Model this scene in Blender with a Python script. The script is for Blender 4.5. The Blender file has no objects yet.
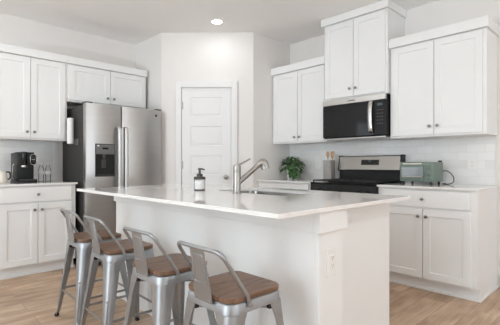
import bpy, bmesh, math, random
from mathutils import Vector, Matrix
random.seed(7)
PI = math.pi
S = bpy.context.scene
COL = S.collection

# ------------------------------------------------------------------ camera, world, lights, exposure
HORIZON, FOC, YAW, EYE = 164.34, 377.3, 46.13, 1.105
cd = bpy.data.cameras.new('camera')
cam = bpy.data.objects.new('camera', cd)
COL.objects.link(cam)
cam.location = (0, 0, EYE)
cam.rotation_euler = (PI/2, 0, math.radians(YAW - 90))
cd.sensor_fit = 'HORIZONTAL'
cd.sensor_width = 36.0
cd.lens = FOC/500*36.0
cd.shift_y = (HORIZON - 162.5)/500
cd.clip_start = 0.05
S.camera = cam

W = bpy.data.worlds.new('daylight'); S.world = W; W.use_nodes = True
bg = W.node_tree.nodes['Background']
bg.inputs['Color'].default_value = (0.86, 0.93, 1.0, 1)
bg.inputs['Strength'].default_value = 2.2

def area(name, loc, aim, sx, sy, power, col):
    l = bpy.data.lights.new(name, 'AREA'); l.shape = 'RECTANGLE'; l.size = sx; l.size_y = sy
    l.energy = power; l.color = col
    o = bpy.data.objects.new(name, l); COL.objects.link(o); o.location = loc
    o.rotation_euler = Vector(aim).to_track_quat('-Z', 'Z').to_euler()
    return o
area('daylight_patio', (-5.85, 1.0, 1.25), (1, 0, -0.16), 6.0, 2.2, 310, (0.73, 0.89, 1.0))
area('patio_ceiling_fill', (-5.75, 1.0, 0.50), (0.0, 0, 1.0), 6.0, 1.0, 640, (0.765, 0.90, 1.0))  # added fill lamp aimed straight up to lighten the ceiling
area('daylight_window', (0.6, -5.85, 1.45), (0, 1, -0.10), 5.4, 1.8, 10, (0.84, 0.93, 1.0))
area('window_ceiling_fill', (0.6, -5.75, 0.75), (0, 0.10, 1.0), 5.0, 0.9, 300, (0.79, 0.91, 1.0))  # second added fill, brightens the ceiling from the window side
area('daylight_side', (-1.75, 4.77, 1.65), (0, -1, 0), 1.3, 1.0, 6, (0.88, 0.95, 1.0))

S.view_settings.view_transform = 'Standard'
S.view_settings.look = 'None'
S.view_settings.gamma = 1.0
S.view_settings.use_curve_mapping = False
S.view_settings.exposure = -0.42
try:
    S.cycles.max_bounces = 14; S.cycles.diffuse_bounces = 8; S.cycles.glossy_bounces = 6
    S.cycles.transmission_bounces = 10
    S.cycles.use_denoising = True
    S.cycles.caustics_refractive = False
    S.cycles.sample_clamp_indirect = 6.0
except Exception:
    pass

# ------------------------------------------------------------------ materials
def mat(name, col=(0.8, 0.8, 0.8), rough=0.5, metal=0.0, noise=0.03, nscale=6.0, stretch=(1, 1, 1),
        bump=0.0, bscale=60.0, spec=0.5, trans=0.0, emit=None, estr=0.0, coat=0.0, ior=1.45, rvar=0.0):
    m = bpy.data.materials.new(name); m.use_nodes = True
    nt = m.node_tree; N = nt.nodes; L = nt.links
    b = N['Principled BSDF']
    b.inputs['Roughness'].default_value = rough
    b.inputs['Metallic'].default_value = metal
    b.inputs['Specular IOR Level'].default_value = spec
    b.inputs['Transmission Weight'].default_value = trans
    b.inputs['Coat Weight'].default_value = coat
    b.inputs['IOR'].default_value = ior
    tc = N.new('ShaderNodeTexCoord'); mp = N.new('ShaderNodeMapping')
    mp.inputs['Scale'].default_value = stretch
    L.new(tc.outputs['Object'], mp.inputs['Vector'])
    nz = N.new('ShaderNodeTexNoise'); nz.inputs['Scale'].default_value = nscale; nz.inputs['Detail'].default_value = 3
    L.new(mp.outputs['Vector'], nz.inputs['Vector'])
    rp = N.new('ShaderNodeValToRGB')
    rp.color_ramp.elements[0].position = 0.3; rp.color_ramp.elements[1].position = 0.7
    rp.color_ramp.elements[0].color = tuple(max(0, c*(1-noise)) for c in col) + (1,)
    rp.color_ramp.elements[1].color = tuple(min(1, c*(1+noise)) for c in col) + (1,)
    L.new(nz.outputs['Fac'], rp.inputs['Fac']); L.new(rp.outputs['Color'], b.inputs['Base Color'])
    if rvar:
        mr = N.new('ShaderNodeMapRange'); mr.inputs['To Min'].default_value = rough - rvar; mr.inputs['To Max'].default_value = rough + rvar
        L.new(nz.outputs['Fac'], mr.inputs['Value']); L.new(mr.outputs['Result'], b.inputs['Roughness'])
    if bump:
        n2 = N.new('ShaderNodeTexNoise'); n2.inputs['Scale'].default_value = bscale
        L.new(mp.outputs['Vector'], n2.inputs['Vector'])
        bp = N.new('ShaderNodeBump'); bp.inputs['Strength'].default_value = bump; bp.inputs['Distance'].default_value = 0.002
        L.new(n2.outputs['Fac'], bp.inputs['Height']); L.new(bp.outputs['Normal'], b.inputs['Normal'])
    if emit:
        b.inputs['Emission Color'].default_value = emit + (1,); b.inputs['Emission Strength'].default_value = estr
    return m

def plank_mat():
    m = bpy.data.materials.new('oak_planks'); m.use_nodes = True
    nt = m.node_tree; N = nt.nodes; L = nt.links; b = N['Principled BSDF']
    tc = N.new('ShaderNodeTexCoord')
    br = N.new('ShaderNodeTexBrick')
    br.offset = 0.37; br.offset_frequency = 2; br.squash = 1.0
    br.inputs['Color1'].default_value = (0.0, 0.0, 0.0, 1); br.inputs['Color2'].default_value = (1, 1, 1, 1)
    br.inputs['Mortar'].default_value = (0.5, 0.5, 0.5, 1)
    br.inputs['Scale'].default_value = 1.0; br.inputs['Mortar Size'].default_value = 0.0014
    br.inputs['Brick Width'].default_value = 1.22; br.inputs['Row Height'].default_value = 0.18
    br.inputs['Bias'].default_value = 0.0
    L.new(tc.outputs['Object'], br.inputs['Vector'])
    # per plank offset of the grain
    sc = N.new('ShaderNodeVectorMath'); sc.operation = 'SCALE'; sc.inputs['Scale'].default_value = 7.0
    L.new(br.outputs['Color'], sc.inputs[0])
    ad = N.new('ShaderNodeVectorMath'); ad.operation = 'ADD'
    L.new(tc.outputs['Object'], ad.inputs[0]); L.new(sc.outputs['Vector'], ad.inputs[1])
    mp = N.new('ShaderNodeMapping'); mp.inputs['Scale'].default_value = (1.3, 14, 1)
    L.new(ad.outputs['Vector'], mp.inputs['Vector'])
    g = N.new('ShaderNodeTexNoise'); g.inputs['Scale'].default_value = 2.2; g.inputs['Detail'].default_value = 6; g.inputs['Distortion'].default_value = 0.6
    L.new(mp.outputs['Vector'], g.inputs['Vector'])
    mp2 = N.new('ShaderNodeMapping'); mp2.inputs['Scale'].default_value = (2.0, 4.5, 1)
    L.new(ad.outputs['Vector'], mp2.inputs['Vector'])
    g2 = N.new('ShaderNodeTexNoise'); g2.inputs['Scale'].default_value = 1.6; g2.inputs['Detail'].default_value = 3
    L.new(mp2.outputs['Vector'], g2.inputs['Vector'])
    r = N.new('ShaderNodeValToRGB')
    r.color_ramp.elements[0].position = 0.30; r.color_ramp.elements[0].color = (0.34, 0.215, 0.13, 1)
    r.color_ramp.elements[1].position = 0.72; r.color_ramp.elements[1].color = (0.66, 0.485, 0.345, 1)
    L.new(g.outputs['Fac'], r.inputs['Fac'])
    r2 = N.new('ShaderNodeValToRGB')
    r2.color_ramp.elements[0].position = 0.38; r2.color_ramp.elements[0].color = (0.33, 0.21, 0.13, 1)
    r2.color_ramp.elements[1].position = 0.68; r2.color_ramp.elements[1].color = (0.66, 0.495, 0.36, 1)
    L.new(g2.outputs['Fac'], r2.inputs['Fac'])
    mx = N.new('ShaderNodeMix'); mx.data_type = 'RGBA'; mx.inputs[0].default_value = 0.5
    L.new(r.outputs['Color'], mx.inputs[6]); L.new(r2.outputs['Color'], mx.inputs[7])
    hv = N.new('ShaderNodeHueSaturation')
    mr = N.new('ShaderNodeMapRange'); mr.inputs['To Min'].default_value = 0.88; mr.inputs['To Max'].default_value = 1.10
    L.new(br.outputs['Color'], mr.inputs['Value']); L.new(mr.outputs['Result'], hv.inputs['Value'])
    L.new(mx.outputs[2], hv.inputs['Color'])
    mm = N.new('ShaderNodeMix'); mm.data_type = 'RGBA'; mm.inputs[7].default_value = (0.22, 0.15, 0.10, 1)
    L.new(br.outputs['Fac'], mm.inputs[0]); L.new(hv.outputs['Color'], mm.inputs[6])
    L.new(mm.outputs[2], b.inputs['Base Color'])
    b.inputs['Roughness'].default_value = 0.42
    bp = N.new('ShaderNodeBump'); bp.inputs['Strength'].default_value = 0.12; bp.inputs['Distance'].default_value = 0.001
    L.new(g.outputs['Fac'], bp.inputs['Height']); L.new(bp.outputs['Normal'], b.inputs['Normal'])
    return m

def tile_mat(name, axis):
    m = bpy.data.materials.new(name); m.use_nodes = True
    nt = m.node_tree; N = nt.nodes; L = nt.links; b = N['Principled BSDF']
    tc = N.new('ShaderNodeTexCoord'); sp = N.new('ShaderNodeSeparateXYZ'); cb = N.new('ShaderNodeCombineXYZ')
    L.new(tc.outputs['Object'], sp.inputs[0]); L.new(sp.outputs[axis], cb.inputs['X'])
    sb = N.new('ShaderNodeMath'); sb.operation = 'SUBTRACT'; sb.inputs[1].default_value = 0.914
    L.new(sp.outputs['Z'], sb.inputs[0]); L.new(sb.outputs[0], cb.inputs['Y'])
    br = N.new('ShaderNodeTexBrick'); br.offset = 0.5
    br.inputs['Color1'].default_value = (0.76, 0.755, 0.745, 1); br.inputs['Color2'].default_value = (0.83, 0.825, 0.815, 1)
    br.inputs['Mortar'].default_value = (0.70, 0.69, 0.68, 1)
    br.inputs['Scale'].default_value = 1.0; br.inputs['Mortar Size'].default_value = 0.0022; br.inputs['Mortar Smooth'].default_value = 0.3
    br.inputs['Brick Width'].default_value = 0.154; br.inputs['Row Height'].default_value = 0.0762
    L.new(cb.outputs[0], br.inputs['Vector'])
    L.new(br.outputs['Color'], b.inputs['Base Color'])
    mr = N.new('ShaderNodeMapRange'); mr.inputs['To Min'].default_value = 0.10; mr.inputs['To Max'].default_value = 0.6
    L.new(br.outputs['Fac'], mr.inputs['Value']); L.new(mr.outputs['Result'], b.inputs['Roughness'])
    nz = N.new('ShaderNodeTexNoise'); nz.inputs['Scale'].default_value = 9.0; L.new(tc.outputs['Object'], nz.inputs['Vector'])
    b1 = N.new('ShaderNodeBump'); b1.inputs['Strength'].default_value = 0.10; b1.inputs['Distance'].default_value = 0.01
    L.new(nz.outputs['Fac'], b1.inputs['Height'])
    b2 = N.new('ShaderNodeBump'); b2.inputs['Strength'].default_value = 0.5; b2.inputs['Distance'].default_value = 0.0015; b2.invert = True
    L.new(br.outputs['Fac'], b2.inputs['Height']); L.new(b1.outputs['Normal'], b2.inputs['Normal'])
    L.new(b2.outputs['Normal'], b.inputs['Normal'])
    return m

def seat_mat():
    m = bpy.data.materials.new('walnut_seat'); m.use_nodes = True
    nt = m.node_tree; N = nt.nodes; L = nt.links; b = N['Principled BSDF']
    tc = N.new('ShaderNodeTexCoord'); mp = N.new('ShaderNodeMapping'); mp.inputs['Scale'].default_value = (3, 26, 3)
    L.new(tc.outputs['Object'], mp.inputs['Vector'])
    g = N.new('ShaderNodeTexNoise'); g.inputs['Scale'].default_value = 2.5; g.inputs['Detail'].default_value = 6; g.inputs['Distortion'].default_value = 0.8
    L.new(mp.outputs['Vector'], g.inputs['Vector'])
    r = N.new('ShaderNodeValToRGB')
    r.color_ramp.elements[0].position = 0.3; r.color_ramp.elements[0].color = (0.095, 0.048, 0.026, 1)
    r.color_ramp.elements[1].position = 0.75; r.color_ramp.elements[1].color = (0.27, 0.155, 0.095, 1)
    L.new(g.outputs['Fac'], r.inputs['Fac']); L.new(r.outputs['Color'], b.inputs['Base Color'])
    b.inputs['Roughness'].default_value = 0.38
    return m

M = {}
M['wall'] = mat('warm_white_wall_paint', (0.78, 0.752, 0.728), 0.85, noise=0.012, nscale=2, bump=0.08, bscale=180)
M['ceil'] = mat('ceiling_paint', (0.86, 0.85, 0.84), 0.95, noise=0.012, nscale=2, bump=0.15, bscale=140)
M['white'] = mat('white_cabinet_paint', (0.80, 0.80, 0.795), 0.42, noise=0.01, nscale=3)
M['trim'] = mat('white_trim_paint', (0.79, 0.785, 0.78), 0.4, noise=0.01, nscale=3)
M['floor'] = plank_mat()
M['tileY'] = tile_mat('glossy_subway_tile', 'Y')
M['tileX'] = tile_mat('glossy_subway_tile_facing', 'X')
M['quartz'] = mat('white_quartz', (0.80, 0.785, 0.77), 0.035, noise=0.02, nscale=25, spec=0.6)
M['steel'] = mat('brushed_stainless', (0.47, 0.455, 0.44), 0.30, metal=1.0, noise=0.02, nscale=3, stretch=(1, 1, 8), rvar=0.02)
M['steelh'] = mat('bright_stainless', (0.56, 0.545, 0.53), 0.27, metal=1.0, noise=0.02, nscale=5)
M['nickel'] = mat('brushed_nickel', (0.36, 0.34, 0.315), 0.33, metal=1.0, noise=0.04, nscale=40)
M['knob'] = mat('dark_nickel_knob', (0.27, 0.255, 0.24), 0.28, metal=1.0, noise=0.03, nscale=30)
M['steeld'] = mat('warm_dark_stainless', (0.33, 0.315, 0.295), 0.30, metal=1.0, noise=0.02, nscale=3)
M['sinks'] = mat('satin_sink_steel', (0.26, 0.25, 0.235), 0.25, metal=1.0, noise=0.03, nscale=6)
M['satin'] = mat('satin_handle_steel', (0.66, 0.65, 0.64), 0.42, metal=1.0, noise=0.02, nscale=6)
M['bracket'] = mat('grey_bracket_metal', (0.17, 0.165, 0.16), 0.45, metal=0.5, noise=0.05)
M['galv'] = mat('galvanised_silver_metal', (0.375, 0.385, 0.40), 0.42, metal=0.95, noise=0.06, nscale=9, rvar=0.05)
M['seat'] = seat_mat()
M['blackg'] = mat('black_glass', (0.009, 0.009, 0.0095), 0.05, noise=0.05, spec=0.35)
M['black'] = mat('black_plastic', (0.012, 0.012, 0.0125), 0.35, noise=0.1, spec=0.3)
M['iron'] = mat('cast_iron', (0.018, 0.018, 0.019), 0.55, noise=0.15, bump=0.2, bscale=200)
M['dark'] = mat('dark_grey_fridge_side', (0.050, 0.047, 0.045), 0.6, noise=0.05, bump=0.1, bscale=300, spec=0.25)
M['charcoal'] = mat('charcoal_panel', (0.055, 0.053, 0.051), 0.4, noise=0.05, spec=0.3)
M['rubber'] = mat('black_rubber', (0.02, 0.02, 0.02), 0.7, noise=0.1)
M['sage'] = mat('sage_green_enamel', (0.165, 0.215, 0.18), 0.4, noise=0.03)
M['smoke'] = mat('oven_window_glass', (0.30, 0.33, 0.35), 0.06, noise=0.03, metal=0.35)
M['cream'] = mat('cream_enamel', (0.72, 0.66, 0.58), 0.35, noise=0.02)
M['brown'] = mat('dark_brown_handle', (0.06, 0.03, 0.018), 0.5, noise=0.15)
M['crock'] = mat('grey_stoneware', (0.36, 0.335, 0.315), 0.6, noise=0.06, nscale=30)
M['beech'] = mat('beech_wood', (0.50, 0.31, 0.19), 0.55, noise=0.15, nscale=12, stretch=(4, 4, 1))
M['pot'] = mat('white_glazed_pot', (0.82, 0.81, 0.80), 0.25, noise=0.01)
M['leaf'] = mat('pothos_leaf', (0.058, 0.125, 0.04), 0.42, noise=0.75, nscale=22)
M['stem'] = mat('green_stem', (0.12, 0.22, 0.06), 0.6, noise=0.1)
M['soil'] = mat('potting_soil', (0.03, 0.02, 0.014), 0.9, noise=0.3, nscale=80)
def thin_clear(name, edge, gloss):
    m = bpy.data.materials.new(name); m.use_nodes = True
    nt = m.node_tree; N = nt.nodes; L = nt.links
    N.remove(N['Principled BSDF'])
    lw = N.new('ShaderNodeLayerWeight'); lw.inputs['Blend'].default_value = 0.45
    rp = N.new('ShaderNodeValToRGB'); rp.color_ramp.elements[0].color = (0.985, 0.985, 0.985, 1)
    rp.color_ramp.elements[1].color = (edge, edge, edge, 1); rp.color_ramp.elements[0].position = 0.35
    L.new(lw.outputs['Facing'], rp.inputs['Fac'])
    tr = N.new('ShaderNodeBsdfTransparent'); L.new(rp.outputs['Color'], tr.inputs['Color'])
    gl = N.new('ShaderNodeBsdfGlossy'); gl.inputs['Roughness'].default_value = 0.05
    mx = N.new('ShaderNodeMixShader'); fr = N.new('ShaderNodeFresnel'); fr.inputs['IOR'].default_value = gloss
    L.new(fr.outputs['Fac'], mx.inputs['Fac']); L.new(tr.outputs[0], mx.inputs[1]); L.new(gl.outputs[0], mx.inputs[2])
    L.new(mx.outputs[0], N['Material Output'].inputs['Surface'])
    return m
M['glass'] = thin_clear('clear_glass', 0.95, 1.14)
M['pet'] = thin_clear('clear_plastic', 0.74, 1.3)
M['soap'] = mat('clear_pale_soap', (0.84, 0.83, 0.82), 0.3, noise=0.02)
M['label'] = mat('white_paper', (0.80, 0.80, 0.80), 0.8, noise=0.02)
M['bronze'] = mat('dark_bronze_pump', (0.085, 0.075, 0.068), 0.38, metal=0.6, noise=0.1)
M['plate'] = mat('white_outlet_plastic', (0.80, 0.79, 0.775), 0.35, noise=0.01)
M['slot'] = mat('dark_slot', (0.40, 0.39, 0.38), 0.7, noise=0.1)
M['lamp'] = mat('lit_lamp_lens', (0.9, 0.9, 0.9), 0.4, emit=(1.0, 0.97, 0.92), estr=14.0)
M['disp'] = mat('dim_clock_display', (0.05, 0.07, 0.08), 0.2, emit=(0.35, 0.50, 0.58), estr=0.12)
M['mark'] = mat('printed_grey_mark', (0.20, 0.195, 0.19), 0.5, noise=0.03)
M['hook'] = mat('hinge_nickel', (0.55, 0.53, 0.50), 0.35, metal=1.0, noise=0.03)

# ------------------------------------------------------------------ mesh helpers
def obj(name, bm, m, parent=None, smooth=None):
    bmesh.ops.recalc_face_normals(bm, faces=bm.faces[:])
    me = bpy.data.meshes.new(name); bm.to_mesh(me); bm.free()
    me.materials.append(m)
    if smooth is not None:
        for p in me.polygons: p.use_smooth = True
        try: me.set_sharp_from_angle(angle=math.radians(smooth))
        except Exception: pass
    o = bpy.data.objects.new(name, me); COL.objects.link(o)
    if parent: o.parent = parent
    return o

def tag(o, label=None, cat=None, group=None, kind=None):
    if label: o['label'] = label
    if cat: o['category'] = cat
    if group: o['group'] = group
    if kind: o['kind'] = kind
    return o

def thing(name, label, cat, loc=(0, 0, 0), rz=0.0, group=None):
    o = bpy.data.objects.new(name, None); COL.objects.link(o)
    o.empty_display_size = 0.05
    o.location = loc; o.rotation_euler = (0, 0, rz)
    return tag(o, label, cat, group)

def struct(name, bm, m, label=None, smooth=None):
    o = obj(name, bm, m, None, smooth); o['kind'] = 'structure'
    if label: o['label'] = label
    return o

def NB(): return bmesh.new()

def box(bm, x0, x1, y0, y1, z0, z1, bev=0.0, seg=2):
    vs = [bm.verts.new(p) for p in ((x0,y0,z0),(x1,y0,z0),(x1,y1,z0),(x0,y1,z0),(x0,y0,z1),(x1,y0,z1),(x1,y1,z1),(x0,y1,z1))]
    fs = [bm.faces.new([vs[i] for i in q]) for q in ((0,3,2,1),(4,5,6,7),(0,1,5,4),(1,2,6,5),(2,3,7,6),(3,0,4,7))]
    if bev > 0:
        es = list({e for f in fs for e in f.edges})
        bmesh.ops.bevel(bm, geom=es, offset=bev, segments=seg, affect='EDGES', profile=0.5)
    return bm

def bx(*a, **k): return box(NB(), *a, **k)

def loft(bm, rings, cap0=True, cap1=True, closed=True):
    R = [[bm.verts.new(p) for p in r] for r in rings]
    n = len(R[0])
    for a, b in zip(R[:-1], R[1:]):
        for i in range(n if closed else n-1):
            j = (i+1) % n
            bm.faces.new((a[i], a[j], b[j], b[i]))
    if cap0: bm.faces.new(list(reversed(R[0])))
    if cap1: bm.faces.new(R[-1])
    return bm

def lathe(bm, prof, c=(0, 0, 0), n=24, axis='Z', cap0=True, cap1=True):
    rings = []
    for r, h in prof:
        ring = []
        for i in range(n):
            a = 2*PI*i/n
            u, v = r*math.cos(a), r*math.sin(a)
            p = {'Z': (u, v, h), 'Y': (u, h, v), 'X': (h, u, v)}[axis]
            ring.append((p[0]+c[0], p[1]+c[1], p[2]+c[2]))
        rings.append(ring)
    return loft(bm, rings, cap0, cap1)

def smooth_path(pts, n=6, closed=False):
    P = [Vector(p) for p in pts]; out = []
    for i in range(len(P)-1):
        p0 = P[i-1] if i > 0 else P[i]; p1 = P[i]; p2 = P[i+1]; p3 = P[i+2] if i+2 < len(P) else P[i+1]
        for k in range(n):
            t = k/n
            out.append(0.5*((2*p1)+(p2-p0)*t+(2*p0-5*p1+4*p2-p3)*t*t+(3*p1-p0-3*p2+p3)*t**3))
    out.append(P[-1]); return out

def fillet(pts, r, n=5):
    P = [Vector(p) for p in pts]; out = [P[0]]
    for i in range(1, len(P)-1):
        a = (P[i-1]-P[i]); b = (P[i+1]-P[i]); d = min(r, a.length*0.48, b.length*0.48)
        A = P[i]+a.normalized()*d; B = P[i]+b.normalized()*d
        for k in range(n+1):
            t = k/n
            out.append(A*(1-t)**2 + P[i]*2*t*(1-t) + B*t*t)
    out.append(P[-1]); return out

def tube(bm, pts, r, n=10, flat=None):
    P = [Vector(p) for p in pts]
    rad = r if isinstance(r, (list, tuple)) else [r]*len(P)
    T = []
    for i in range(len(P)):
        d = (P[min(i+1, len(P)-1)] - P[max(i-1, 0)])
        T.append(d.normalized() if d.length > 1e-9 else Vector((0, 0, 1)))
    up = Vector((0, 0, 1)) if abs(T[0].z) < 0.9 else Vector((1, 0, 0))
    U = (up - T[0]*up.dot(T[0])).normalized()
    rings = []
    for i, p in enumerate(P):
        U = (U - T[i]*U.dot(T[i]))
        U = U.normalized() if U.length > 1e-6 else T[i].orthogonal().normalized()
        V = T[i].cross(U)
        fu, fv = (1, 1) if flat is None else flat
        rings.append([p + (U*math.cos(2*PI*k/n)*fu + V*math.sin(2*PI*k/n)*fv)*rad[i] for k in range(n)])
    return loft(bm, rings)

def prism(bm, poly, lo, hi, axis='X'):
    def P(u, v, w): return {'X': (w, u, v), 'Y': (u, w, v), 'Z': (u, v, w)}[axis]
    return loft(bm, [[P(u, v, lo) for u, v in poly], [P(u, v, hi) for u, v in poly]])

def rrect(w, d, r, n=5, cx=0.0, cy=0.0):
    pts = []
    for sx, sy, a0 in ((1, 1, 0), (-1, 1, PI/2), (-1, -1, PI), (1, -1, 1.5*PI)):
        for k in range(n+1):
            a = a0 + k*PI/2/n
            pts.append((cx + sx*(w/2-r) + r*math.cos(a), cy + sy*(d/2-r) + r*math.sin(a)))
    return pts

def rslab(bm, w, d, r, zs, cx=0, cy=0, n=6):
    """rounded-rectangle solid; zs = [(z, inset), ...]"""
    loft(bm, [[(x, y, z) for x, y in rrect(w-2*i, d-2*i, max(r-i, 0.001), n, cx, cy)] for z, i in zs])
    return bm

# panel front (local: front towards -y). Rings of a framed panel
def shaker(bm, x0, x1, z0, z1, yf, t=0.019, fr=0.057, rec=0.008):
    def ring(i, y): return [(x0+i, y, z0+i), (x1-i, y, z0+i), (x1-i, y, z1-i), (x0+i, y, z1-i)]
    loft(bm, [ring(0, yf+t), ring(0, yf+0.0015), ring(0.0015, yf), ring(fr, yf), ring(fr+0.003, yf+rec), ], True, True)
    return bm

def flatfront(bm, x0, x1, z0, z1, yf, t=0.019):
    def ring(i, y): return [(x0+i, y, z0+i), (x1-i, y, z0+i), (x1-i, y, z1-i), (x0+i, y, z1-i)]
    loft(bm, [ring(0, yf+t), ring(0, yf+0.003), ring(0.003, yf)], True, True)
    return bm

KNOB = [(0.0085, 0.0), (0.0085, -0.003), (0.005, -0.006), (0.005, -0.013), (0.011, -0.017), (0.0145, -0.021), (0.0135, -0.026), (0.008, -0.029), (0.002, -0.030)]
def knob(parent, x, z, yf):
    bm = lathe(NB(), [(r, yf+h) for r, h in KNOB], (x, 0, z), 16, 'Y')
    return obj('knob', bm, M['knob'], parent, 40)

RIGHT, LEFT = -PI/2, 0.0     # facing -X / facing -Y

# ------------------------------------------------------------------ the room
WL, WR, CE = 4.81, 3.97, 2.74
XB, YB = -6.0, -6.0
struct('floor', bx(XB, WR, YB, WL, -0.1, 0.0), M['floor'], 'light oak plank floor')
struct('ceiling', bx(XB, WR, YB, WL, CE, CE+0.1), M['ceil'], 'pale painted ceiling')
struct('wall_range', bx(WR, WR+0.12, YB-0.12, WL+0.12, -0.1, CE+0.1), M['wall'], 'painted wall behind the range')
# wall behind the fridge with a window opening beyond the picture
b = NB()
wx0, wx1, wz0, wz1 = -2.4, -1.1, 1.15, 2.15
box(b, XB-0.12, wx0, WL, WL+0.12, -0.1, CE+0.1); box(b, wx1, WR, WL, WL+0.12, -0.1, CE+0.1)
box(b, wx0, wx1, WL, WL+0.12, -0.1, wz0); box(b, wx0, wx1, WL, WL+0.12, wz1, CE+0.1)
struct('wall_fridge', b, M['wall'], 'painted wall behind the fridge')
b = NB()
px0, px1, pz1 = -2.0, 4.0, 2.45
box(b, XB-0.12, XB, YB-0.12, px0, -0.1, CE+0.1); box(b, XB-0.12, XB, px1, WL, -0.1, CE+0.1)
box(b, XB-0.12, XB, px0, px1, pz1, CE+0.1)
struct('wall_patio', b, M['wall'], 'painted wall with wide patio opening')
b = NB()
qx0, qx1, qz0, qz1 = -2.1, 3.3, 0.5, 2.4
box(b, XB, qx0, YB-0.12, YB, -0.1, CE+0.1); box(b, qx1, WR, YB-0.12, YB, -0.1, CE+0.1)
box(b, qx0, qx1, YB-0.12, YB, -0.1, qz0); box(b, qx0, qx1, YB-0.12, YB, qz1, CE+0.1)
struct('wall_window', b, M['wall'], 'painted wall with wide window opening')
def frame_bars(bars):
    b = NB()
    for a in bars: box(b, *a)
    return b
struct('window_1', frame_bars([(wx0, wx1, WL+0.03, WL+0.08, wz0, wz0+0.05), (wx0, wx1, WL+0.03, WL+0.08, wz1-0.05, wz1),
    (wx0, wx0+0.05, WL+0.03, WL+0.08, wz0, wz1), (wx1-0.05, wx1, WL+0.03, WL+0.08, wz0, wz1)]), M['trim'])
struct('window_2', frame_bars([(XB-0.09, XB-0.04, px0, px1, pz1-0.07, pz1), (XB-0.09, XB-0.04, px0, px0+0.07, 0, pz1),
    (XB-0.09, XB-0.04, px1-0.07, px1, 0, pz1), (XB-0.09, XB-0.04, 0.86, 0.96, 0, pz1)]), M['trim'])
struct('window_3', frame_bars([(qx0, qx1, YB-0.09, YB-0.04, qz0, qz0+0.06), (qx0, qx1, YB-0.09, YB-0.04, qz1-0.06, qz1),
    (qx0, qx0+0.06, YB-0.09, YB-0.04, qz0, qz1), (qx1-0.06, qx1, YB-0.09, YB-0.04, qz0, qz1), (0.96, 1.04, YB-0.09, YB-0.04, qz0, qz1)]), M['trim'])

# corner pantry with a diagonal wall
PA, PB = Vector((2.457, 4.143)), Vector((3.268, 3.34))
b = prism(NB(), [(2.457, WL), tuple(PA), tuple(PB), (WR, 3.34), (WR, WL)], 0, CE, 'Z')
struct('wall_pantry', b, M['wall'], 'pantry corner walls with a diagonal face')
PANG = math.atan2((PB-PA).y, (PB-PA).x); PLEN = (PB-PA).length

def pstruct(name, bm, m, parent=None, smooth=None):
    o = obj(name, bm, m, parent, smooth)
    if not parent:
        o['kind'] = 'structure'; o.location = (PA.x, PA.y, 0); o.rotation_euler = (0, 0, PANG)
    return o
# door casing (one mitred frame)
b = NB()
s0, s1, d0, d1, zt, zd = 0.186, 0.945, 0.250, 0.870, 2.130, 2.055
box(b, s0, d0, -0.030, 0, 0, zt, 0.003); box(b, d1, s1, -0.030, 0, 0, zt, 0.003); box(b, d0, d1, -0.030, 0, zd, zt, 0.003)
o = pstruct('trim_1', b, M['trim']); o['label'] = 'white casing around the pantry door'
# five panel door
b = NB()
D0, D1 = 0.257, 0.863
sl = [D0, 0.362, 0.751, D1]
panels = [(0.245, 0.490), (0.608, 0.853), (0.972, 1.215), (1.336, 1.578), (1.700, 1.935)]
zs = [0.012] + [z for p in panels for z in p] + [2.045]
def quad(bm, x0, x1, z0, z1, y): bm.faces.new([bm.verts.new(p) for p in ((x0, y, z0), (x1, y, z0), (x1, y, z1), (x0, y, z1))])
yf = -0.008
for i in range(len(zs)-1):
    z0, z1 = zs[i], zs[i+1]
    if i % 2 == 0: quad(b, sl[0], sl[3], z0, z1, yf)
    else:
        quad(b, sl[0], sl[1], z0, z1, yf); quad(b, sl[2], sl[3], z0, z1, yf)
        def rg(k, y): return [(sl[1]+k, y, z0+k), (sl[2]-k, y, z0+k), (sl[2]-k, y, z1-k), (sl[1]+k, y, z1-k)]
        loft(b, [rg(0, yf), rg(0.008, yf+0.007), rg(0.014, yf+0.007), rg(0.030, yf+0.002)], False, True)
quad(b, D0, D1, zs[0], zs[-1], -0.0005)
for q in (((D0, yf, 0.012), (D0, -0.0005, 0.012), (D0, -0.0005, 2.045), (D0, yf, 2.045)), ((D1, yf, 0.012), (D1, -0.0005, 0.012), (D1, -0.0005, 2.045), (D1, yf, 2.045)),
          ((D0, yf, 2.045), (D1, yf, 2.045), (D1, -0.0005, 2.045), (D0, -0.0005, 2.045))):
    b.faces.new([b.verts.new(p) for p in q])
bmesh.ops.remove_doubles(b, verts=b.verts[:], dist=0.0001)
door = pstruct('door_1', b, M['trim']); door['label'] = 'white five panel pantry door'
for hz in (0.30, 1.097, 1.832):
    h = lathe(NB(), [(0.007, hz-0.05), (0.007, hz+0.05)], (0.2570, -0.018, 0), 10); box(h, 0.2590, 0.274, -0.0105, -0.009, hz-0.045, hz+0.045)
    obj('hinge', h, M['hook'], door, 40)
kb = lathe(NB(), [(0.030, -0.008), (0.030, -0.014), (0.012, -0.017), (0.012, -0.036), (0.022, -0.042), (0.028, -0.055), (0.026, -0.066), (0.016, -0.073), (0.003, -0.075)], (0.803, 0, 0.947), 24, 'Y')
obj('door_knob', kb, M['nickel'], door, 40)
# baseboards
b = NB(); box(b, 0.0, s0, -0.014, 0, 0, 0.13, 0.003); box(b, s1, PLEN, -0.014, 0, 0, 0.13, 0.003)
o = pstruct('baseboard_pantry', b, M['trim'])
b = NB(); box(b, WR-0.014, WR, YB, 0.884, 0, 0.13, 0.004); box(b, WR-0.026, WR-0.014, YB, 0.884, 0, 0.018, 0.004)
struct('baseboard_range', b, M['trim'])
struct('baseboard_fridge', bx(XB, 0.70, WL-0.014, WL, 0, 0.13, 0.004), M['trim'])
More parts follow.
